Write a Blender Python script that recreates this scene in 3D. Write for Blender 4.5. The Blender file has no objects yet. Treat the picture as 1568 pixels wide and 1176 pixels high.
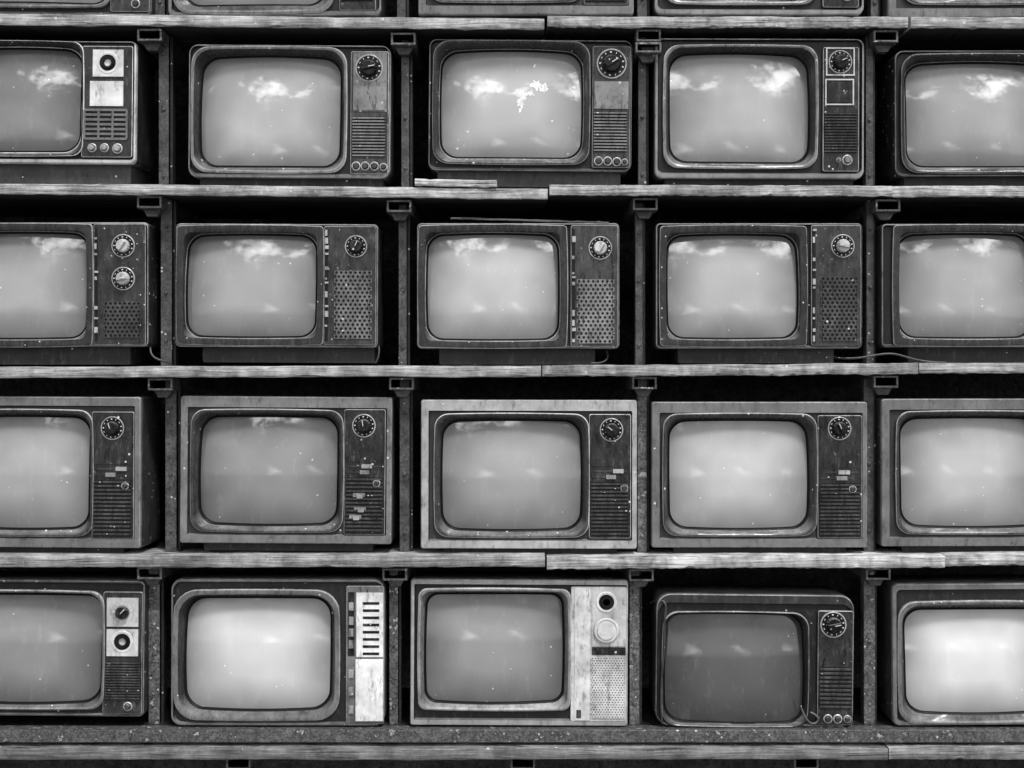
import bpy, bmesh, math, random
from math import radians, sin, cos, pi
from mathutils import Vector
random.seed(7)
S = 0.0015            # metres per layout unit on the wall plane
CX, CY = 784.0, 588.0
def WX(px): return (px-CX)*S
def WZ(py): return (CY-py)*S
scene = bpy.context.scene
COL = scene.collection

# ------------------------------------------------------------------ materials
_m = {}
def nodes_of(name):
    m = bpy.data.materials.new(name); m.use_nodes = True
    nt = m.node_tree
    return m, nt, nt.nodes['Principled BSDF']
def N(nt, t, **kw):
    n = nt.nodes.new(t)
    for k, v in kw.items(): setattr(n, k, v)
    return n
def math_n(nt, op, a, b=None, clamp=False):
    n = nt.nodes.new('ShaderNodeMath'); n.operation = op; n.use_clamp = clamp
    for i, v in enumerate((a, b)):
        if v is None: continue
        if isinstance(v, (int, float)): n.inputs[i].default_value = v
        else: nt.links.new(v, n.inputs[i])
    return n.outputs[0]
def maprange(nt, v, a, b, c, d):
    n = nt.nodes.new('ShaderNodeMapRange'); n.clamp = True
    nt.links.new(v, n.inputs[0])
    for i, x in enumerate((a, b, c, d)): n.inputs[i+1].default_value = x
    return n.outputs[0]
def noise(nt, vec, scale, detail=3, rough=0.6):
    n = nt.nodes.new('ShaderNodeTexNoise'); n.noise_dimensions = '3D'
    nt.links.new(vec, n.inputs['Vector'])
    n.inputs['Scale'].default_value = scale; n.inputs['Detail'].default_value = detail
    n.inputs['Roughness'].default_value = rough
    return n.outputs[0]
def mapping(nt, vec, sc):
    n = nt.nodes.new('ShaderNodeVectorMath'); n.operation = 'MULTIPLY'; nt.links.new(vec, n.inputs[0])
    n.inputs[1].default_value = sc; return n.outputs[0]
def coords(nt, k=37.0):
    """object coordinates shifted by a per-object random amount so no two objects share a pattern"""
    tc = N(nt, 'ShaderNodeTexCoord'); oi = N(nt, 'ShaderNodeObjectInfo')
    w = math_n(nt, 'MULTIPLY', oi.outputs['Random'], k)
    a = nt.nodes.new('ShaderNodeVectorMath'); a.operation = 'ADD'
    nt.links.new(tc.outputs['Object'], a.inputs[0]); nt.links.new(w, a.inputs[1])
    return a.outputs[0]
def grey(nt, v):
    n = nt.nodes.new('ShaderNodeCombineColor')
    for i in range(3): nt.links.new(v, n.inputs[i])
    return n.outputs[0]
def specks(nt, vec, scale, size, frac):
    v = nt.nodes.new('ShaderNodeTexVoronoi'); v.voronoi_dimensions = '3D'
    nt.links.new(vec, v.inputs['Vector'])
    v.inputs['Scale'].default_value = scale
    sep = nt.nodes.new('ShaderNodeSeparateColor'); nt.links.new(v.outputs['Color'], sep.inputs[0])
    thr = math_n(nt, 'MULTIPLY', sep.outputs[1], size*1.5)
    near = math_n(nt, 'LESS_THAN', v.outputs['Distance'], thr)
    sel = math_n(nt, 'LESS_THAN', sep.outputs[0], frac)
    return math_n(nt, 'MULTIPLY', near, sel)

def plastic(val, rough=0.34, speck=0.05, wear=0.5, dust=0.06):
    key = ('p', round(val, 3), rough, speck, wear, dust)
    if key in _m: return _m[key]
    dark = val < .13
    if dark: val = val*.34
    m, nt, b = nodes_of('aged_plastic_%03d' % int(val*1000))
    vec = coords(nt)
    n1 = noise(nt, vec, 15, 3, .7)
    n2 = noise(nt, mapping(nt, vec, (1, 1, .3)), 90, 3, .75)
    base = maprange(nt, n1, .3, .7, val*(1-.45*wear), val*(1+.7*wear)+.003*wear)
    base = math_n(nt, 'ADD', base, maprange(nt, n2, .55, .76, 0, dust*wear*1.3))
    base = math_n(nt, 'MULTIPLY', base, maprange(nt, n2, .3, .46, 1-.8*wear, 1))
    if wear > .75:      # flaking, scraped patches
        n4 = noise(nt, vec, 62, 4, .82)
        base = math_n(nt, 'MAXIMUM', base, maprange(nt, n4, .63, .68, 0, .16+val*.5))
        base = math_n(nt, 'MULTIPLY', base, maprange(nt, n4, .31, .39, .25, 1))
    if speck > 0:
        sp = specks(nt, vec, 120, .22, speck)
        base = math_n(nt, 'MAXIMUM', base, math_n(nt, 'MULTIPLY', sp, .6))
    g = N(nt, 'ShaderNodeNewGeometry'); sx = N(nt, 'ShaderNodeSeparateXYZ')
    nt.links.new(g.outputs['Normal'], sx.inputs[0])
    up = maprange(nt, sx.outputs[2], .15, .9, 0, .15)          # ledge dust, spread wider to paint light caught by upward slopes
    up = math_n(nt, 'MULTIPLY', up, maprange(nt, n1, .3, .65, .3, 1.1))
    base = math_n(nt, 'ADD', base, up)
    nt.links.new(grey(nt, base), b.inputs['Base Color'])
    if dark: b.inputs['Specular IOR Level'].default_value = .32
    nt.links.new(maprange(nt, n2, .3, .7, rough-.14, rough+.2), b.inputs['Roughness'])
    nb_ = noise(nt, vec, 170, 1, .5)
    bp = N(nt, 'ShaderNodeBump'); bp.inputs['Strength'].default_value = .2; bp.inputs['Distance'].default_value = .0012
    nt.links.new(nb_, bp.inputs['Height']); nt.links.new(bp.outputs[0], b.inputs['Normal'])
    _m[key] = m; return m

def metal(val, rough=.35, rust=.5):
    key = ('m', val, rough, rust)
    if key in _m: return _m[key]
    m, nt, b = nodes_of('rusty_steel_%03d' % int(val*1000))
    vec = coords(nt, 53)
    n1 = noise(nt, vec, 34, 5, .78); n2 = noise(nt, vec, 170, 2, .7)
    base = maprange(nt, n1, .38, .64, val*1.2, val*(1-.8*rust))
    base = math_n(nt, 'MULTIPLY', base, maprange(nt, n2, .36, .6, 1-.65*rust, 1.15))
    if rust > .8: base = math_n(nt, 'MAXIMUM', base, maprange(nt, n1, .60, .63, 0, .45))
    sp = math_n(nt, 'MULTIPLY', specks(nt, vec, 120, .25, .08), .55)
    base = math_n(nt, 'MAXIMUM', base, sp)
    nt.links.new(grey(nt, base), b.inputs['Base Color'])
    b.inputs['Metallic'].default_value = .35
    nt.links.new(maprange(nt, n2, .3, .7, rough-.08, rough+.3), b.inputs['Roughness'])
    bp = N(nt, 'ShaderNodeBump'); bp.inputs['Strength'].default_value = .5; bp.inputs['Distance'].default_value = .0015
    nt.links.new(n2, bp.inputs['Height']); nt.links.new(bp.outputs[0], b.inputs['Normal'])
    _m[key] = m; return m

def glass(val, dirt=.6):
    key = ('g', val, dirt)
    if key in _m: return _m[key]
    m, nt, b = nodes_of('picture_tube_glass_%03d' % int(val*1000))
    val = val*.90
    vec = coords(nt, 71)
    at = N(nt, 'ShaderNodeAttribute'); at.attribute_name = 'phosphor_vignette'
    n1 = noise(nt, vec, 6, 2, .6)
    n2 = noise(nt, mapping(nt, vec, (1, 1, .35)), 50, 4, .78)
    # dark phosphor edge, plus a vignette shade painted into the rim
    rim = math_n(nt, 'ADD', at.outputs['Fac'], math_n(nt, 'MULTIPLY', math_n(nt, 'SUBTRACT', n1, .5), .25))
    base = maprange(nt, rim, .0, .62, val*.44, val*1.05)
    base = math_n(nt, 'MULTIPLY', base, maprange(nt, n1, .3, .7, .88, 1.1))
    base = math_n(nt, 'ADD', base, maprange(nt, n2, .55, .82, 0, .10*dirt))
    base = math_n(nt, 'ADD', base, math_n(nt, 'MULTIPLY', specks(nt, vec, 75, .12, .10), .30))
    nt.links.new(grey(nt, base), b.inputs['Base Color'])
    b.inputs['Roughness'].default_value = .5
    b.inputs['Specular IOR Level'].default_value = .2
    b.inputs['Coat Weight'].default_value = 1.0
    b.inputs['Coat IOR'].default_value = 1.72
    nt.links.new(maprange(nt, n2, .35, .75, .02, .10), b.inputs['Coat Roughness'])
    _m[key] = m; return m

def wood(val=.36):
    key = ('w', val)
    if key in _m: return _m[key]
    m, nt, b = nodes_of('weathered_wood_%03d' % int(val*1000))
    vec = coords(nt, 91)
    warp = noise(nt, mapping(nt, vec, (4, 6, 10)), 1.0, 2, .5)
    sep = N(nt, 'ShaderNodeSeparateXYZ'); nt.links.new(vec, sep.inputs[0])
    com = N(nt, 'ShaderNodeCombineXYZ')
    nt.links.new(math_n(nt, 'MULTIPLY', sep.outputs[0], 7.0), com.inputs[0])
    nt.links.new(math_n(nt, 'MULTIPLY', sep.outputs[1], 90.0), com.inputs[1])
    zz = math_n(nt, 'ADD', math_n(nt, 'MULTIPLY', sep.outputs[2], 330.0), math_n(nt, 'MULTIPLY', warp, 7.0))
    nt.links.new(zz, com.inputs[2])
    g1 = noise(nt, com.outputs[0], 1.0, 4, .72)
    blot = noise(nt, vec, 11, 5, .78)
    base = maprange(nt, g1, .34, .64, val*.34, val*1.4)
    base = math_n(nt, 'MULTIPLY', base, maprange(nt, blot, .34, .64, .35, 1.25))
    base = math_n(nt, 'MULTIPLY', base, maprange(nt, g1, .34, .38, .12, 1))
    sp = math_n(nt, 'MULTIPLY', specks(nt, vec, 90, .22, .06), .6)
    base = math_n(nt, 'MAXIMUM', base, sp)
    nt.links.new(grey(nt, base), b.inputs['Base Color'])
    b.inputs['Roughness'].default_value = .8
    bp = N(nt, 'ShaderNodeBump'); bp.inputs['Strength'].default_value = .7; bp.inputs['Distance'].default_value = .0025
    nt.links.new(g1, bp.inputs['Height']); nt.links.new(bp.outputs[0], b.inputs['Normal'])
    _m[key] = m; return m

def rough_mat(name, val, sc, bump=.01):
    m, nt, b = nodes_of(name)
    vec = coords(nt, 5)
    n1 = noise(nt, vec, sc, 3, .7); n2 = noise(nt, vec, sc*9, 3, .7)
    base = math_n(nt, 'MULTIPLY', maprange(nt, n1, .3, .7, val*.5, val*1.4), maprange(nt, n2, .3, .65, .3, 1.4))
    nt.links.new(grey(nt, base), b.inputs['Base Color'])
    b.inputs['Roughness'].default_value = .9
    bp = N(nt, 'ShaderNodeBump'); bp.inputs['Strength'].default_value = 1; bp.inputs['Distance'].default_value = bump
    nt.links.new(n2, bp.inputs['Height']); nt.links.new(bp.outputs[0], b.inputs['Normal'])
    return m
def flat(name, v, r=.6):
    m, nt, b = nodes_of(name); b.inputs['Base Color'].default_value = (v, v, v, 1); b.inputs['Roughness'].default_value = r
    b.inputs['Specular IOR Level'].default_value = .3
    return m
BLACK = flat('dial_and_shade_black', .004, .5)  # black dials and gaps; also paints shade inside shallow grille holes
WHITE = flat('dial_paint_white', .7, .5)
UNDERSHADE = flat('shade_dark_wood_underside', .014, .9)  # shade under the planks, painted as a near-black colour
REAR = flat('shade_dark_rear_board', .028, .9)  # rear boards coloured darker to deepen the shade in the cavity

# ------------------------------------------------------------------ mesh builder
class MB:
    def __init__(s): s.v = []; s.f = []; s.mi = []; s.mats = []
    def mat(s, m):
        if m not in s.mats: s.mats.append(m)
        return s.mats.index(m)
    def loft(s, rings, mats, cap0=None, cap1=None, closed=True, percol=None):
        base = len(s.v); n = len(rings[0])
        for r in rings: s.v.extend(r)
        for i in range(len(rings)-1):
            mi = s.mat(mats[i] if isinstance(mats, (list, tuple)) else mats)
            for j in range(n if closed else n-1):
                a = base+i*n+j; b2 = base+i*n+(j+1) % n
                s.f.append((a, b2, b2+n, a+n)); s.mi.append(s.mat(percol[j]) if percol else mi)
        if cap0: s.f.append(tuple(range(base+n-1, base-1, -1))); s.mi.append(s.mat(cap0))
        if cap1:
            e = base+(len(rings)-1)*n
            s.f.append(tuple(range(e, e+n))); s.mi.append(s.mat(cap1))
    def box(s, x0, x1, y0, y1, z0, z1, m):
        b = len(s.v)
        s.v += [(x0,y0,z0),(x1,y0,z0),(x1,y1,z0),(x0,y1,z0),(x0,y0,z1),(x1,y0,z1),(x1,y1,z1),(x0,y1,z1)]
        for f in ((0,3,2,1),(4,5,6,7),(0,1,5,4),(1,2,6,5),(2,3,7,6),(3,0,4,7)):
            s.f.append(tuple(b+i for i in f)); s.mi.append(s.mat(m))
    def cyl(s, x, z, prof, m, n=28, tooth=0.0, mats=None):
        rings = []
        for r, y in prof:
            rings.append([(x+r*(1-(tooth if k % 2 else 0))*cos(2*pi*k/n), y, z+r*(1-(tooth if k % 2 else 0))*sin(2*pi*k/n)) for k in range(n)])
        s.loft(rings, mats or m, cap1=(mats[-1] if mats else m))
    def obar(s, x, z, L, W, ang, y0, y1, m):
        b = len(s.v); ca, sa = cos(ang), sin(ang)
        for y, k in ((y1, 1.0), (y0, .8)):
            for u, w in ((-1,-1),(1,-1),(1,1),(-1,1)):
                px, pz = u*L*k/2, w*W*k/2
                s.v.append((x+px*ca-pz*sa, y, z+px*sa+pz*ca))
        for f in ((0,1,5,4),(1,2,6,5),(2,3,7,6),(3,0,4,7),(4,5,6,7)):
            s.f.append(tuple(b+i for i in f)); s.mi.append(s.mat(m))
    def obj(s, name, parent=None, loc=(0,0,0), bevel=0, sharp=32, recalc=True, attr=None):
        me = bpy.data.meshes.new(name); me.from_pydata(s.v, [], s.f)
        for m in s.mats: me.materials.append(m)
        for p, mi in zip(me.polygons, s.mi): p.material_index = mi; p.use_smooth = True
        if attr:
            a = me.attributes.new('phosphor_vignette', 'FLOAT', 'POINT'); a.data.foreach_set('value', attr)
        if recalc:
            bm = bmesh.new(); bm.from_mesh(me); bmesh.ops.recalc_face_normals(bm, faces=bm.faces); bm.to_mesh(me); bm.free()
        me.set_sharp_from_angle(angle=radians(sharp))
        o = bpy.data.objects.new(name, me); COL.objects.link(o); o.location = loc
        if parent: o.parent = parent
        if bevel:
            bv = o.modifiers.new('edge_wear', 'BEVEL'); bv.width = bevel; bv.segments = 2; bv.limit_method = 'ANGLE'; bv.angle_limit = radians(40)
        return o

def empty(name, loc=(0,0,0)):
    e = bpy.data.objects.new(name, None); COL.objects.link(e); e.location = loc; e.empty_display_size = .1
    return e

def rr(x0, x1, z0, z1, r, bow=0.0, k=6, m=8):
    r = max(1e-5, min(r, (x1-x0)/2*.98, (z1-z0)/2*.98))
    pts = []
    cor = [(x1-r, z0+r, -pi/2), (x1-r, z1-r, 0), (x0+r, z1-r, pi/2), (x0+r, z0+r, pi)]
    for i, (cx, cz, a0) in enumerate(cor):
        arc = [(cx+r*cos(a0+pi/2*t/k), cz+r*sin(a0+pi/2*t/k)) for t in range(k+1)]
        pts += arc
        nx, nz, na = cor[(i+1) % 4]
        q = (nx+r*cos(na), nz+r*sin(na)); p = arc[-1]
        for t in range(1, m): pts.append((p[0]+(q[0]-p[0])*t/m, p[1]+(q[1]-p[1])*t/m))
    if bow:
        cx, cz, hw, hh = (x0+x1)/2, (z0+z1)/2, (x1-x0)/2, (z1-z0)/2
        out = []
        for x, z in pts:
            u, v = (x-cx)/hw, (z-cz)/hh
            out.append((x+bow*(1-v*v)*u, z+bow*(1-u*u)*v))
        pts = out
    return pts

# ------------------------------------------------------------------ television
def television(o, s, p, el=(), cab=.03, fr=None, fw=(4,4,4,4), rad=8, sw=12, sr=16, sv=.06, lipv=.008, gl=.34,
               scr=24, pv=.04, base=None, basev=.05, roll=0, yaw=0, slope=.35, dark=None, dx=0, dy=0, spl=None,
               prough=.34, bow=2.0, depth=.17, proud=.004, edge=.14, tadd=0, **_):
    ox0, oy0, ox1, oy1 = o
    cx, cy = (ox0+ox1)/2, (oy0+oy1)/2
    X = lambda px: (px-cx)*S
    Z = lambda py: (cy-py)*S
    tv = empty('vintage_television', (WX(cx+dx), 0, WZ(cy+dy)))
    tv.rotation_euler = (0, radians(roll), radians(yaw))
    cabm = plastic(cab, .42, .05, .6)
    frm = plastic(fr, .40, .05, .6) if fr else cabm
    worn_glint = plastic(max(edge, (fr or 0)*1.4), .3, .06, .7, .12)  # pale edge wear that also paints highlights along the rims
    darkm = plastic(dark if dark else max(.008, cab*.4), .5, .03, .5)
    svm = plastic(sv, .24, .06, .6); lip = plastic(lipv, .22, .05, .5, .03)
    svin = plastic(sv*.6, .26, .05, .6) if sv >= .13 else svm
    sx0, sx1, sz0, sz1 = X(s[0]), X(s[2]), Z(s[3]), Z(s[1])
    scx, scz = (sx0+sx1)/2, (sz0+sz1)/2
    tiltz = .068+tadd+random.uniform(-.012, .012); tiltx = random.uniform(-.03, .03)
    cvx = 1.55*random.uniform(.85, 1.12); cvz = 1.35*random.uniform(.88, 1.12)
    def ys(x, z):
        dx_, dz_ = x-scx, z-scz
        return .006 + dx_*dx_/cvx + dz_*dz_/cvz + tiltz*dz_ + tiltx*dx_
    B = bow*S
    def ring(x0, x1, z0, z1, r, y, bw=0):
        return [(a, y if not callable(y) else y(a, b), b) for a, b in rr(x0, x1, z0, z1, r, bw)]
    def exp(e, r, y, bw=B):
        e *= S
        return ring(sx0-e, sx1+e, sz0-e, sz1+e, r*S, y, bw)
    def outr(ins, r, y, sc=1.0):
        l, t, rt, b = [i*S for i in (ins if isinstance(ins, tuple) else (ins,)*4)]
        rg = ring(X(ox0)+l, X(ox1)-rt, Z(oy1)+b, Z(oy0)-t, r*S, y)
        return [(a*sc, yy, b2*sc) for a, yy, b2 in rg]
    m = MB()
    f2 = tuple(i+2 for i in fw)
    rec = .007
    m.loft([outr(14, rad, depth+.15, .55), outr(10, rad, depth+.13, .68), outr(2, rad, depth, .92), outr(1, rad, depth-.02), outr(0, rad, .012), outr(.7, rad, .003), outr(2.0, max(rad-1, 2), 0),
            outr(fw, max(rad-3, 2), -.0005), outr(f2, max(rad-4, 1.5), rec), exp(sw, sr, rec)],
           [cabm, cabm, cabm, cabm, frm, worn_glint, frm, darkm, darkm], cap0=cabm)
    m.obj('cabinet', tv, sharp=40)
    m = MB()
    mid = scr+(sr-scr)*.7
    m.loft([exp(sw, sr, rec+.001), exp(sw, sr, -proud+.002), exp(sw-1.1, sr-.5, -proud), exp(sw*(1-slope*.5), mid, -proud-.0005), exp(sw*(1-slope), mid, -proud+.0012),
            exp(3.8, scr+2, lambda a, b: ys(a, b)-.006), exp(3.0, scr+1.5, lambda a, b: ys(a, b)-.0055), exp(1.8, scr+1, lambda a, b: ys(a, b)-.001), exp(-1.0, scr-1, lambda a, b: ys(a, b)+.004)],
           [svm, worn_glint, svm, svm, svin, worn_glint if sv < .09 else lip, BLACK, BLACK])
    m.obj('bezel', tv, sharp=28)
    m = MB()
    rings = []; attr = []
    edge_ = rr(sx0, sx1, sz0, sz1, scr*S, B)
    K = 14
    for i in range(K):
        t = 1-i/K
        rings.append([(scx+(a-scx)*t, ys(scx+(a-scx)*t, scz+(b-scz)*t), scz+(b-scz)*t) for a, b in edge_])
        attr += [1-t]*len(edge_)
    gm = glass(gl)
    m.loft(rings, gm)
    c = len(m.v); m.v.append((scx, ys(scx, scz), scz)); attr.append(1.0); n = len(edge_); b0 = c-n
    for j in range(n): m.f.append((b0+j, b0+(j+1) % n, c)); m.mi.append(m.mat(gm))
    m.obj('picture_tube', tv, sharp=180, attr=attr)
    if spl:
        m = MB(); wm = plastic(.8, .6, 0, .4)
        for (bx, by, br, ax) in spl:
            n = 26; pts = []
            for k in range(n):
                r = br*S*(.45+.85*random.random()); a = 2*pi*k/n
                x = X(bx)+r*cos(a)*ax; z = Z(by)+r*sin(a)
                pts.append((x, ys(x, z)-.0007, z))
            b1 = len(m.v); m.v += pts; x, z = X(bx), Z(by); m.v.append((x, ys(x, z)-.0010, z))
            for k in range(n): m.f.append((b1+k, b1+(k+1) % n, b1+n)); m.mi.append(m.mat(wm))
        m.obj('peeling_film', tv, recalc=False)
    YP = -.0015
    m = MB(); pm = plastic(pv, prough, .14, .9)
    px0, px1, pz0, pz1 = X(p[0]), X(p[2]), Z(p[3]), Z(p[1])
    m.loft([ring(px0, px1, pz0, pz1, 3*S, rec+.001), ring(px0, px1, pz0, pz1, 3*S, YP+.001), ring(px0+S*.8, px1-S*.8, pz0+S*.8, pz1-S*.8, 2.5*S, YP)], [pm, worn_glint], cap1=pm)
    edge_m = plastic(.34, .3, .02, .5)
    for e in el:
        t = e[0]
        if t == 'plate':
            _, a, b, c2, d, v, pr = e
            m.box(X(a), X(c2), YP-pr, YP+.001, Z(d), Z(b), plastic(v, .30, .06, .62 if v > .3 else .9))
        elif t == 'frame':
            _, a, b, c2, d, v = e
            w = 2.0; q = plastic(v, .35, .03, .5)
            m.box(X(a), X(c2), YP-.003, YP+.001, Z(b+w), Z(b), q); m.box(X(a), X(c2), YP-.003, YP+.001, Z(d), Z(d-w), q)
            m.box(X(a), X(a+w), YP-.0028, YP+.001, Z(d-w), Z(b+w), q); m.box(X(c2-w), X(c2), YP-.0028, YP+.001, Z(d-w), Z(b+w), q)
        elif t == 'hslat':
            _, a, b, c2, d, n, v = e
            m.box(X(a), X(c2), YP-.0006, YP+.001, Z(d), Z(b), BLACK)
            q = plastic(v, .26, .08, .74, .1)
            st = (d-b)/n
            for i in range(n):
                y = b+st*(i+.5)
                m.box(X(a)+.0004, X(c2)-.0004, YP-.0036-random.random()*.0005, YP, Z(y+st*.22), Z(y-st*.22), q)
        elif t == 'cross':
            _, a, b, c2, d, nx, ny, v = e
            m.box(X(a), X(c2), YP-.0006, YP+.001, Z(d), Z(b), BLACK)
            q = plastic(v, .35, .05, .7); st = (d-b)/ny
            for i in range(ny+1):
                y = b+st*i
                m.box(X(a), X(c2), YP-.0030, YP, Z(y+st*.24), Z(y-st*.24), q)
            st = (c2-a)/nx
            for i in range(nx+1):
                x = a+st*i
                m.box(X(x-1.5), X(x+1.5), YP-.0036, YP, Z(d), Z(b), q)
        elif t == 'dots':
            _, a, b, c2, d, pit, hr, v = e
            q = plastic(v, .30, .10, .9 if v < .3 else .6)
            nx = int((c2-a)/pit); nz = int((d-b)/(pit*.85))
            for r in range(nz):
                off = (r % 2)*pit*.5
                for k in range(nx - (r % 2)):
                    x0 = X(a+off+k*pit); x1 = X(a+off+(k+1)*pit); z1 = Z(b+r*pit*.85); z0 = Z(b+(r+1)*pit*.85)
                    xc, zc = (x0+x1)/2, (z0+z1)/2
                    sq = [(x1, zc), (x1, z1), (xc, z1), (x0, z1), (x0, zc), (x0, z0), (xc, z0), (x1, z0)]
                    oc = [(xc+hr*S*cos(pi*i/4), zc+hr*S*sin(pi*i/4)) for i in range(8)]
                    yf = YP-.0026
                    m.loft([[(u, yf, w2) for u, w2 in sq], [(u, yf, w2) for u, w2 in oc], [(u, YP-.0003, w2) for u, w2 in oc]], [q, BLACK], cap1=BLACK)
        elif t == 'strip':
            _, x, b, d, n = e
            m.box(X(x-2.5), X(x+2.5), YP-.001, YP+.001, Z(d), Z(b), BLACK)
            q = plastic(.34, .35, .02, .9); y = b
            while y < d-4:
                L = random.choice((3, 5, 9, 3))
                if random.random() < .5: m.box(X(x-2.0), X(x+1.0+random.random()*3), YP-.004, YP, Z(min(y+L, d)), Z(y), q)
                y += L+random.choice((3, 6, 12))
        elif t == 'slider':
            _, a, b, c2, v = e
            m.box(X(a), X(c2), YP-.001, YP+.001, Z(b+2.5), Z(b), plastic(v*.4, .35, .03, .8))
            q = plastic(v, .35, .03, .8); w = c2-a; k = random.uniform(.3, .6)
            m.box(X(a+w*k), X(a+w*(k+.32)), YP-.0065, YP, Z(b+4), Z(b-2), q)
        elif t == 'switch':
            _, x, y, v = e
            m.box(X(x-9), X(x+9), YP-.004, YP, Z(y+3), Z(y-3), plastic(v, .4, .05, .8))
            m.box(X(x-3), X(x+6), YP-.008, YP-.003, Z(y+5), Z(y-1), plastic(v*1.6, .4, .05, .8))
        elif t == 'small':
            _, x, y, r, v = e
            R = r*S; q = metal(.5, .3, .4)
            m.cyl(X(x), Z(y), [(R, YP+.001), (R, YP-.003), (R*.88, YP-.004), (R*.78, YP-.004), (R*.72, YP-.002), (R*.62, YP-.002), (R*.58, YP-.009), (R*.5, YP-.010)], None, 20,
                  mats=[q, q, q, q, BLACK, plastic(v, .35, .03, .6), plastic(v, .35, .03, .6)])
        elif t == 'dial':
            _, x, y, r, v, sty = e
            R = r*S; xx, zz = X(x), Z(y)
            if sty == 'ring':
                q = plastic(.62, .35, .02, .5)
                m.cyl(xx, zz, [(R, YP+.001), (R, YP-.003), (R*.95, YP-.004), (R*.74, YP-.004), (R*.70, YP-.0035), (R*.52, YP-.0035), (R*.50, YP-.008), (R*.36, YP-.008), (R*.30, YP-.002)], None, 30,
                      mats=[q, q, q, BLACK, BLACK, BLACK, BLACK, BLACK, BLACK])
                continue
            if sty == 'pale':
                q = plastic(.62, .35, .02, .5)
                m.cyl(xx, zz, [(R, YP+.001), (R, YP-.006), (R*.93, YP-.008), (R*.85, YP-.008), (R*.82, YP-.006), (R*.75, YP-.006), (R*.7, YP-.011), (R*.3, YP-.012)], q, 36)
                continue
            em = edge_m
            m.cyl(xx, zz, [(R, YP+.001), (R, YP-.0025), (R*.96, YP-.0032), (R*.91, YP-.0028)], None, 36, mats=[em, em, em, BLACK])
            nt_ = 13
            for k in range(nt_):
                a = 2*pi*k/nt_+.2
                m.obar(xx+R*.77*cos(a), zz+R*.77*sin(a), R*.14, R*(.05+.05*(k % 3 == 0)), a+(pi/2 if k % 2 else 0), YP-.0036, YP-.002, WHITE)
            km = plastic(v, .22, .05, .6)
            m.cyl(xx, zz, [(R*.60, YP-.002), (R*.60, YP-.006), (R*.55, YP-.012), (R*.50, YP-.0135)], km, 32, tooth=.07)
            a = random.uniform(.1, 3.0)
            m.obar(xx, zz, R*1.02, R*.26, a, YP-.021, YP-.013, km)
            m.obar(xx+R*.2*cos(a), zz+R*.2*sin(a), R*.5, R*.06, a, YP-.0218, YP-.020, WHITE)
    m.obj('control_panel', tv, sharp=35)
    if base:
        m = MB(); bm_ = plastic(basev, .6, .04, .7)
        a, c2, yb = base
        m.loft([ring(X(a), X(c2), Z(yb), Z(oy1)+.002, 3*S, .02), ring(X(a), X(c2), Z(yb), Z(oy1)+.002, 3*S, .26)], bm_, cap0=bm_, cap1=bm_)
        m.obj('plinth', tv)
    return tv

row1 = [
 dict(o=(-118,62,209,250), s=(-76,74,118,228), p=(126,70,204,240), cab=.05, fr=.42, fw=(2,1,3,6), sw=10, sv=.04, gl=.20, pv=.07, base=(-105,198,283), basev=.12, roll=.6, yaw=-1,
   el=[('plate',143,76,190,117,.6,.003),('dial',166,96,17,.03,'ring'),('plate',139,124,190,162,.66,.003),('cross',131,168,196,212,3,6,.13),('small',143,226,7,.3),('small',162,226,7,.3),('small',182,227,8,.3)]),
 dict(o=(288,68,598,272), s=(307,86,517,251), p=(537,78,595,266), cab=.09, fr=.17, fw=(3,3,2,5), sw=13, sv=.17, sr=24, gl=.44, pv=.12, base=(304,586,286), roll=.4, rad=14, edge=.45,
   el=[('plate',541,80,592,170,.15,.0015),('dial',565,104,21,.02,'k'),('plate',541,132,592,168,.20,.003),('hslat',540,178,590,240,13,.18),('small',546,254,7,.12),('small',560,254,7,.12),('small',574,254,7,.12),('small',588,255,6,.12)]),
 dict(o=(656,60,968,262), s=(677,77,889,238), p=(907,70,965,256), cab=.05, fr=.09, fw=(3,3,2,3), sw=13, sv=.08, sr=22, gl=.49, pv=.10, base=(670,952,284), basev=.12, roll=.5, rad=12, edge=.26,
   el=[('dial',936,97,23,.02,'k'),('plate',910,124,962,166,.18,.002),('hslat',909,170,960,232,13,.15),('small',917,246,7,.12),('small',931,246,7,.12),('small',945,247,7,.12),('small',957,247,5,.12)],
   spl=[(797,155,9,.7),(800,144,7,1.3),(822,128,8,1.2),(834,134,8,.9),(812,142,5,1.6),(797,168,4,.6),(818,98,3,.6),(716,201,2,1),(846,184,2,1),(880,130,3,1),(700,226,2,1)]),
 dict(o=(1003,58,1324,273), s=(1029,82,1239,245), p=(1260,72,1315,262), cab=.09, fr=.22, fw=(4,3,4,7), sw=12, sv=.16, sr=22, gl=.42, pv=.05, base=(1020,1310,284), rad=12, roll=.2, edge=.45,
   el=[('frame',1264,73,1308,116,.5),('dial',1286,95,18,.02,'k'),('frame',1263,121,1307,161,.5),('plate',1267,125,1303,157,.03,.002),('hslat',1262,172,1312,234,14,.10),('small',1297,245,8,.2),('small',1284,245,4,.2)]),
 dict(o=(1370,76,1694,270), s=(1394,96,1604,251), p=(1626,88,1684,260), cab=.03, fr=.04, fw=(3,3,2,3), sw=13, sv=.04, sr=24, gl=.36, pv=.04, base=(1388,1680,286), rad=14, roll=-.2, edge=.16,
   el=[('dial',1655,115,21,.02,'k'),('hslat',1630,180,1680,240,13,.12),('small',1645,250,6,.12),('small',1665,250,6,.12)]),
]
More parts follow.
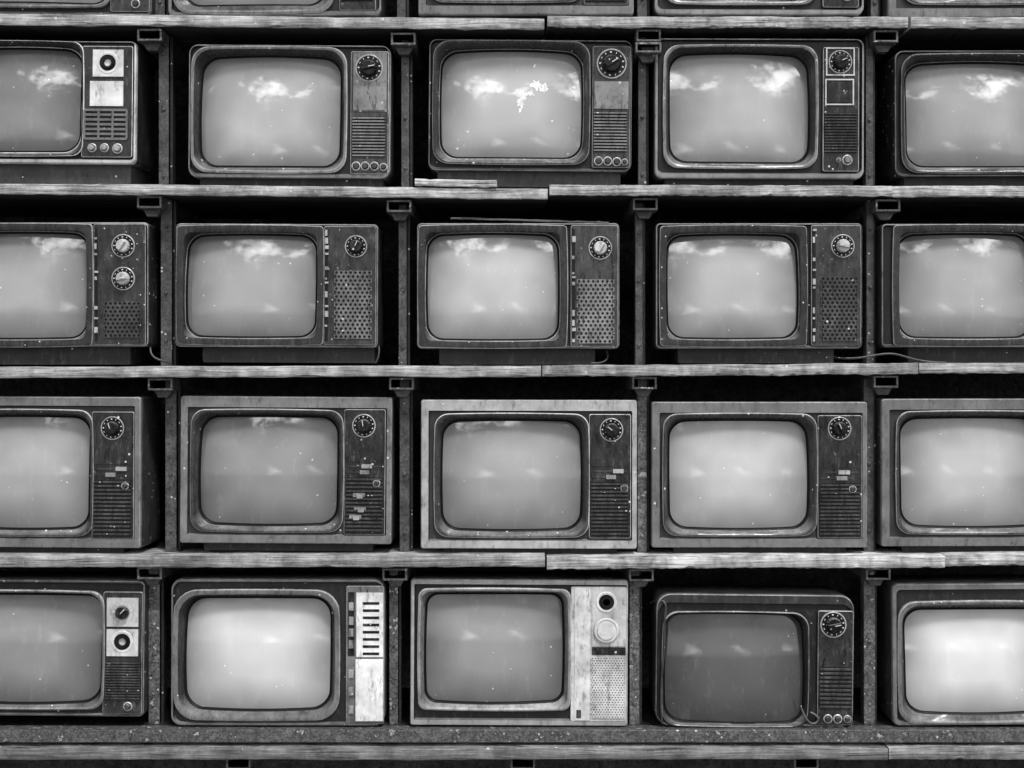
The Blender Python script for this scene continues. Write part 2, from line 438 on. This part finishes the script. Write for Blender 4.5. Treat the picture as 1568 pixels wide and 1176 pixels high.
def r2(x0, x1, y0, y1, s, p, knobs, dotr, gl=.36, **k):
    el = []
    for (x, y, r, v) in knobs: el.append(('dial', x, y, r, v, 'k'))
    el.append(('dots', *dotr, 7.2, 2.2, k.pop('dv', .131)))
    if p: el.append(('strip', p[0]+4, p[1]+6, p[3]-6, 0))
    d = dict(o=(x0,y0,x1,y1), s=s, p=p, el=el, cab=.05, fr=.08, fw=(3,3,2,3), sw=15, sr=5, scr=22, sv=.07, gl=gl, pv=.10, slope=.72, rad=7, proud=.002, edge=.28)
    d.update(k); return d
row2 = [
 r2(-98,228,340,531,(-80,358,127,515),(144,343,224,528),[(190,377,18,.45),(190,427,18,.45)],(160,462,219,520), gl=.34, base=(-80,196,558), yaw=-1.0, pv=.07, dv=.12),
 r2(268,579,342,532,(286,361,480,513),(496,346,576,528),[(545,377,17,.02)],(512,414,570,522), gl=.35, base=(308,572,555), roll=.3),
 r2(638,949,341,534,(656,360,853,517),(874,345,946,531),[(919,380,18,.5)],(883,428,942,528), gl=.52, base=(672,912,558), pv=.129, edge=.34, dv=.18),
 r2(1004,1321,341,534,(1026,361,1220,515),(1242,345,1318,529),[(1290,377,18,.5)],(1256,424,1315,522), gl=.44, base=(1040,1280,556), dv=.125),
 r2(1350,1668,342,532,(1383,360,1580,514),(1600,346,1664,528),[(1635,380,18,.3)],(1604,424,1660,522), gl=.38, base=(1395,1650,556)),
]
def r3(o, s, p, kn, gl=.36, fv=.2, slid=True, sw_=(), **k):
    x0, y0, x1, y1 = p
    el = [('plate', x0+3, y0+4, x1-3, y0+80, .06, .0012), ('dial', kn[0], kn[1], 18, .02, 'k'),
          ('slider', x0+8, y0+86, x1-6, .3), ('slider', x0+4, y0+95, x1-14, .2),
          ('hslat', x0+3, y0+104, x1-4, y1-4, 14, .11), ('small', kn[0]+20, y0+113, 6, .1)]
    for q in sw_: el.append(('switch', *q, .18))
    d = dict(o=o, s=s, p=p, el=el, cab=.12, fr=fv, fw=(12,17,8,13), rad=4, sw=13, sr=20, sv=.12, gl=gl, pv=.05, dark=.10, base=(o[0]+35, o[2]-30, o[3]+12), proud=.003, edge=.30, tadd=-.012)
    d.update(k); return d
row3 = [
 r3((-104,607,217,839),(-66,641,130,807),(142,630,207,824),(174,655), fv=.135, fw=(10,14,9,14), gl=.40, yaw=-2.0, roll=.2),
 r3((275,607,600,833),(306,641,512,801),(527,626,590,818),(557,651), fv=.16, gl=.27, sw_=[(550,757),(552,778),(545,790)], roll=.4),
 r3((644,612,976,841),(679,647,888,809),(902,634,966,824),(936,658), fv=.36, gl=.36, roll=.1),
 r3((998,615,1329,839),(1029,647,1237,807),(1252,636,1320,824),(1285,656), fv=.14, gl=.56),
 r3((1350,610,1684,837),(1386,643,1594,804),(1610,632,1676,822),(1645,655), fv=.131, gl=.48, roll=-.1),
]
row4 = [
 dict(o=(-112,888,221,1097), s=(-76,916,148,1074), p=(158,905,218,1092), cab=.06, fr=.10, fw=(3,4,2,3), sw=11, sv=.13, sr=20, gl=.24, pv=.07, roll=.5, edge=.25,
   el=[('plate',164,914,212,958,.5,.003),('dial',188,936,18,.03,'k'),('plate',164,962,212,1003,.55,.003),('dial',188,981,17,.03,'ring'),('hslat',162,1012,216,1070,14,.11),('small',197,1080,7,.1)]),
 dict(o=(261,887,589,1112), s=(284,921,502,1085), p=(530,897,588,1108), cab=.12, fr=.135, fw=(4,4,2,4), rad=16, sw=17, sv=.132, sr=34, scr=26, gl=.64, pv=.132, slope=.45, lipv=.006, roll=.1, edge=.30,
   el=[('plate',546,907,587,1005,.66,.004),('plate',545,1009,587,1103,.72,.005)]+[('plate',556,y,581,y+4,.01,.0048) for y in range(921,1000,11)]+
      [('plate',533,906,543,1004,.03,.001)]+[('plate',534.5,y,541.5,y+12,.25,.004) for y in (922,944,962,980)]+[('plate',534.5,y,541.5,y+12,.3,.004) for y in (1025,1052,1080)]),
 dict(o=(628,888,962,1112), s=(654,915,860,1074), p=(874,898,959,1104), cab=.10, fr=.30, fw=(6,7,3,9), rad=4, sw=13, sv=.24, sr=12, scr=16, gl=.27, pv=.50, roll=.3, edge=.34,
   el=[('plate',906,899,958,988,.46,.002),('plate',880,899,903,1102,.6,.0015),('dial',928,921,16,.03,'ring'),('dial',928,964,19,.6,'pale'),('plate',906,990,958,1002,.05,.001),('dots',905,1005,958,1101,4.4,1.0,.55),('plate',883,1086,890,1098,.1,.003)]),
 dict(o=(1004,910,1308,1113), s=(1022,945,1230,1105), p=(1252,934,1306,1108), cab=.06, fr=.08, fw=(2,14,2,2), rad=22, sw=7, sv=.09, sr=22, gl=.09, pv=.06, roll=.6, edge=.24,
   el=[('dial',1275,955,20,.01,'k'),('hslat',1255,1020,1304,1084,10,.12),('small',1268,1099,7,.1),('small',1283,1099,7,.1),('small',1298,1099,6,.1)]),
 dict(o=(1367,893,1694,1111), s=(1393,938,1604,1090), p=(1630,906,1686,1104), cab=.10, fr=.133, fw=(6,9,3,6), rad=10, sw=17, sv=.131, sr=26, gl=.78, pv=.05, roll=-.4, edge=.30,
   el=[('dial',1655,940,20,.02,'k'),('hslat',1634,1010,1682,1090,13,.06)]),
]
def shift(d, dx, dy):
    e = dict(d); e['dx'] = dx; e['dy'] = dy; return e
rows = [row1, row2, row3, row4]
for r in rows:
    for d in r: television(**d)
    television(**shift(r[2], -1116, 0)); television(**shift(r[3], 736, 0))
for src, x0, yb in ((row4[0], -100, 22), (row4[4], 256, 24), (row3[3], 640, 22), (row1[3], 1003, 22), (row3[4], 1360, 26)):
    d = dict(src); ddx = x0-src['o'][0]
    e = shift(d, ddx, yb-src['o'][3]); e['base'] = None; e['gl'] = .3; television(**e)

# ------------------------------------------------------------------ shelves
def plank(name, x0, y0, x1, y1, th, parent, yf, yb, mat, n=90, jit=.0010):
    m = MB(); rings = []; wob = 0
    for i in range(n+1):
        t = i/n; wob = wob*.9+random.uniform(-.0005, .0005)
        x = WX(x0+(x1-x0)*t); zt = WZ(y0+(y1-y0)*t)+wob; zb = zt-th*S
        j = lambda: random.uniform(-jit, jit)
        c = .0022
        chip = .006 if random.random() < .04 else 0
        chb = .007 if random.random() < .05 else 0
        rings.append([(x, yf+c+j()+chip, zt), (x, yf+j()*.8, zt-c+j()*.5-chip*.5), (x, yf+j()*.8, zb+c+j()*.5+chb*.5), (x, yf+c+j()+chb, zb+j()), (x, yb, zb), (x, yb, zt)])
    m.loft(rings, mat, cap0=mat, cap1=mat, percol=[mat, mat, mat, UNDERSHADE, mat, mat])
    return m.obj(name, parent, sharp=50)
def shelf(segs, yf=-.03):
    for (x0, y0, x1, y1, th, v) in segs:
        e = empty('wooden_shelf')
        plank('front_board', x0, y0, x1, y1, th, e, yf+random.uniform(-.004, .004), yf+.13, wood(v))
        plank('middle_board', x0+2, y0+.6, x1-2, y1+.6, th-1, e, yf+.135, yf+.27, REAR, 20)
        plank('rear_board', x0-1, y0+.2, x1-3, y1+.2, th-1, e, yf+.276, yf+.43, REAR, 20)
shelf([(-520,-262,2100,-262,17,.36)])
shelf([(-520,22,833,33,17,.44),(838,29,1385,31,17,.40),(1389,31,2100,33,17,.43)])
shelf([(-520,280,838,291,16,.47),(841,286,1360,288,16,.42),(1360.5,288,2100,288,17,.45)])
shelf([(-520,562,828,560,17,.42),(830,560,1400,556,17,.36),(1401,556,2100,556,16,.38)])
shelf([(-520,848,834,848,18,.33),(837,850,1440,847,19,.46),(1441,847,2100,845,18,.48)])
shelf([(-520,1138,1352,1139,17,.20),(1354,1138,2100,1139,18,.26)], yf=-.04)
e = empty('loose_board'); plank('board', 637, 277, 761, 279, 11, e, -.036, .06, wood(.58), 16)
e = empty('loose_board'); plank('board', 690, 332, 932, 340, 3, e, .0, .012, wood(.3), 16)

# ------------------------------------------------------------------ steel rack
rack = empty('steel_rack')
st = metal(.10, .42, .7); st2 = metal(.17, .4, .9); st3 = metal(.03, .45, .6)  # st3 is a darker copy that paints cavity shade onto set-back steel
def post(x, y0, y1, w, mat):
    m = MB()
    x0, x1, z0, z1 = WX(x-w/2), WX(x+w/2), WZ(y1), WZ(y0)
    f = .034
    m.box(x0, x1-.007, f, f+.004, z0, z1, mat)
    m.box(x0, x0+.004, f+.0045, f+.03, z0, z1, mat)
    m.box(x1-.0065, x1, f+.010, f+.034, z0, z1, st3)
    for k in range(3):
        zz = z0+(z1-z0)*(.12+.36*k+random.uniform(-.04, .04))
        m.cyl((x0+x1-.007)/2, zz, [(.0045, f+.001), (.0045, f-.003), (.0032, f-.0045)], mat, 6)
    m.obj('post', rack, bevel=.0008)
def arm(x, y, w=38, h=19):
    m = MB(); X0, X1, Z0, Z1 = WX(x-w/2), WX(x+w/2), WZ(y+h), WZ(y)
    def q(i, yy): i *= S; return [(X0+i, yy, Z0+i), (X1-i, yy, Z0+i), (X1-i, yy, Z1-i), (X0+i, yy, Z1-i)]
    m.loft([q(0,.42), q(0,-.012), q(.6,-.0135), q(3.0,-.0135), q(3.6,-.012), q(3.6,.36)], [st, st2, st2, st, BLACK], cap0=st, cap1=BLACK)
    b = len(m.v); zt = Z0; xa, xb = WX(x-w*.36), WX(x+w*.36); xc, xd = WX(x-w*.2), WX(x+w*.2)
    for yy in (.010, .030):
        m.v += [(xa, yy, zt), (xb, yy, zt), (xd, yy, zt-.016), (xc, yy, zt-.016)]
    for f in ((0,1,2,3),(4,7,6,5),(0,4,5,1),(1,5,6,2),(2,6,7,3),(3,7,4,0)):
        m.f.append(tuple(b+i for i in f)); m.mi.append(m.mat(st))
    m.obj('shelf_arm', rack, bevel=.0007)
P = {1:[(-500,18),(-140,18),(247,20),(621,17),(988,17),(1340,16),(1716,17),(2086,18)],
     2:[(-500,18),(-140,18),(251,22),(617,17),(983,16),(1341,16),(1716,17),(2086,18)],
     3:[(-500,18),(-134,18),(258,22),(620,20),(988,19),(1339,20),(1716,17),(2086,18)],
     4:[(-500,18),(-138,18),(232,22),(603,18),(976,20),(1340,22),(1716,18),(2086,18)]}
span = {1:(48,286),2:(303,560),3:(580,848),4:(868,1116)}
rusty = metal(.24, .5, .95)
for r in P:
    for i, (x, w) in enumerate(P[r]):
        mt = st
        if r == 4: mt = st2
        if (r, i) in ((3,4),(4,4)): mt = rusty
        post(x, span[r][0], span[r][1], w, mt)
for x, w in ((-500,18),(-140,18),(241,20),(615,18),(988,20),(1348,17),(1716,18),(2086,18)): post(x, -245, 26, w, st)
for x, w in ((-500,30),(-60,30),(366,30),(800,30),(1232,30),(1660,30),(2086,30)): post(x, 1180, 1588, w, st)
for xs, ys_ in (((-500,-140,231,619,993,1355,1716,2086),(47,47,46,52,47,48,49,50)),
               ((-500,-140,231,611,988,1357,1716,2086),(298,298,301,307,304,306,305,305)),
               ((-500,-134,247,616,985,1354,1716,2086),(579,579,579,578,577,575,573,573)),
               ((-500,-138,232,605,982,1343,1716,2086),(867,867,867,869,870,868,866,865)),
               ((-500,-60,366,800,1232,1660,2086),(1157,)*7)):
    for x, y in zip(xs, ys_): arm(x+random.uniform(-1, 1), y)
arm(992, 67, 40, 16)
m = MB(); m.box(WX(-520), WX(2100), -.022, .02, WZ(1133), WZ(1114), metal(.15,.4,.85)); m.box(WX(-520), WX(2100), .02, .40, WZ(1120), WZ(1115), st3)
m.obj('base_rail', rack, bevel=.001)
m = MB(); m.box(WX(-520), WX(2100), .30, .34, WZ(1578), WZ(1556), st); m.obj('foot_rail', rack, bevel=.001)

# ------------------------------------------------------------------ cables
def cable(pts, r=.0022):
    cu = bpy.data.curves.new('power_cable', 'CURVE'); cu.dimensions = '3D'; cu.bevel_depth = r; cu.bevel_resolution = 2
    sp = cu.splines.new('NURBS'); sp.points.add(len(pts)-1)
    for p, (x, y, d) in zip(sp.points, pts): p.co = (WX(x), d, WZ(y), 1)
    sp.use_endpoint_u = True; sp.order_u = 4
    cu.materials.append(plastic(.12, .4, .05, .5))
    o = bpy.data.objects.new('power_cable', cu); COL.objects.link(o)
cable([(1275,545,.05),(1300,552,.0),(1340,543,-.01),(1370,540,-.01),(1400,553,-.005),(1440,556,.0),(1480,554,.05)])
cable([(222,520,.05),(226,540,.01),(238,551,.0),(252,553,.0),(256,556,.03)])
cable([(575,520,.05),(582,545,.03),(572,556,.03)])
cable([(930,534,.05),(937,552,.02),(925,557,.0),(905,556,.0)], .0018)
cable([(1000,930,.06),(1012,915,-.004),(1022,925,-.008),(1016,945,-.008),(1018,1000,-.004),(1010,1060,0),(1014,1108,.0)], .0024)
cable([(1225,1080,-.004),(1232,1104,-.012),(1248,1112,-.012),(1256,1096,-.01),(1240,1090,-.006)], .0026)

# ------------------------------------------------------------------ setting
m = MB(); wm = rough_mat('dark_rubble_render', .045, 6, .02)
nx, nz = 150, 60
for j in range(nz+1):
    for i in range(nx+1):
        m.v.append((-6+12*i/nx, .50+random.uniform(-.008, .008), -1.52+4.6*j/nz))
for j in range(nz):
    for i in range(nx):
        a = j*(nx+1)+i; m.f.append((a, a+1, a+nx+2, a+nx+1)); m.mi.append(m.mat(wm))
b = len(m.v)
m.v += [(-6,.5,3.08),(6,.5,3.08),(6,.85,3.08),(-6,.85,3.08),(6,.85,-1.52),(6,.5,-1.52),(-6,.85,-1.52),(-6,.5,-1.52)]
for f in ((0,1,2,3),(1,5,4,2),(0,3,6,7),(3,2,4,6)):
    m.f.append(tuple(b+k for k in f)); m.mi.append(m.mat(wm))
m.obj('rubble_wall', recalc=False)
m = MB(); gm = rough_mat('gravel', .25, 3, .01)
m.v += [(-400,-400,-1.5),(400,-400,-1.5),(400,400,-1.5),(-400,400,-1.5)]; m.f.append((0,1,2,3)); m.mi.append(m.mat(gm))
m.obj('ground', recalc=False)

# ------------------------------------------------------------------ sky
SUN_EL, SUN_AZ = 58, 25
wd = bpy.data.worlds.new('World'); scene.world = wd; wd.use_nodes = True
nt = wd.node_tree; bg = nt.nodes['Background']
sky = N(nt, 'ShaderNodeTexSky', sky_type='NISHITA'); sky.sun_disc = False
sky.sun_elevation = radians(SUN_EL); sky.sun_rotation = radians(180-SUN_AZ)
bw = N(nt, 'ShaderNodeRGBToBW'); nt.links.new(sky.outputs[0], bw.inputs[0])
tc = N(nt, 'ShaderNodeTexCoord'); sp = N(nt, 'ShaderNodeSeparateXYZ'); nt.links.new(tc.outputs['Generated'], sp.inputs[0])
az = math_n(nt, 'ARCTAN2', sp.outputs[0], math_n(nt, 'MULTIPLY', sp.outputs[1], -1.0))
elv = math_n(nt, 'ARCSINE', sp.outputs[2])
com = N(nt, 'ShaderNodeCombineXYZ'); nt.links.new(az, com.inputs[0]); nt.links.new(math_n(nt, 'MULTIPLY', elv, 1.5), com.inputs[1])
na = noise(nt, com.outputs[0], 7, 6, .68)
nb = noise(nt, com.outputs[0], 2.2, 2, .6)
c2 = N(nt, 'ShaderNodeCombineXYZ'); nt.links.new(az, c2.inputs[0]); nt.links.new(math_n(nt, 'MULTIPLY', elv, 1.9), c2.inputs[1])
blobs = [(-13,28,12,1.25),(3,27,7,1.0),(30,29,12,1.25),(-26,31,6,.8),(15,32,6,.7),(-52,29,15,1.0),(58,29,15,1.0),
         (-7,2.2,6,.8),(10,2.8,6,.85),(27,2.2,6,.75)]
tot = None
for a, e_, ra, s_ in blobs:
    dn = nt.nodes.new('ShaderNodeVectorMath'); dn.operation = 'DISTANCE'
    nt.links.new(c2.outputs[0], dn.inputs[0]); dn.inputs[1].default_value = (radians(a), radians(e_)*1.9, 0)
    q = maprange(nt, dn.outputs['Value'], 0, radians(ra)*1.5, 1.3*s_, 0)
    tot = q if tot is None else math_n(nt, 'MAXIMUM', tot, q)
mask = math_n(nt, 'ADD', tot, math_n(nt, 'MULTIPLY', math_n(nt, 'SUBTRACT', na, .5), 4.2))
mask = math_n(nt, 'MULTIPLY', maprange(nt, mask, .7, 1.5, 0, 1), maprange(nt, tot, 0, .25, 0, 1))
mask = math_n(nt, 'MULTIPLY', mask, maprange(nt, elv, radians(6), radians(20), .40, 1))
mask = math_n(nt, 'MAXIMUM', mask, maprange(nt, nb, .46, .75, 0, .10))
val = math_n(nt, 'ADD', bw.outputs[0], math_n(nt, 'MULTIPLY', mask, 60.0))
nt.links.new(grey(nt, val), bg.inputs[0]); bg.inputs[1].default_value = .14

sl = bpy.data.lights.new('sun', 'SUN'); sl.energy = 2.8; sl.angle = radians(12); sl.color = (1, 1, 1)
so = bpy.data.objects.new('sun', sl); COL.objects.link(so)
d = Vector((sin(radians(SUN_AZ))*cos(radians(SUN_EL)), -cos(radians(SUN_AZ))*cos(radians(SUN_EL)), sin(radians(SUN_EL))))
so.rotation_euler = d.to_track_quat('Z', 'Y').to_euler(); so.location = d*8

# ------------------------------------------------------------------ camera
D = 3.0
cd = bpy.data.cameras.new('camera'); cd.sensor_width = 36; cd.lens = 36*D/(1568*S); cd.clip_end = 2000
co = bpy.data.objects.new('camera', cd); COL.objects.link(co); co.location = (0, -D, 0); co.rotation_euler = (radians(90), 0, 0)
scene.camera = co
scene.view_settings.view_transform = 'Standard'; scene.view_settings.look = 'None'; scene.view_settings.exposure = 0
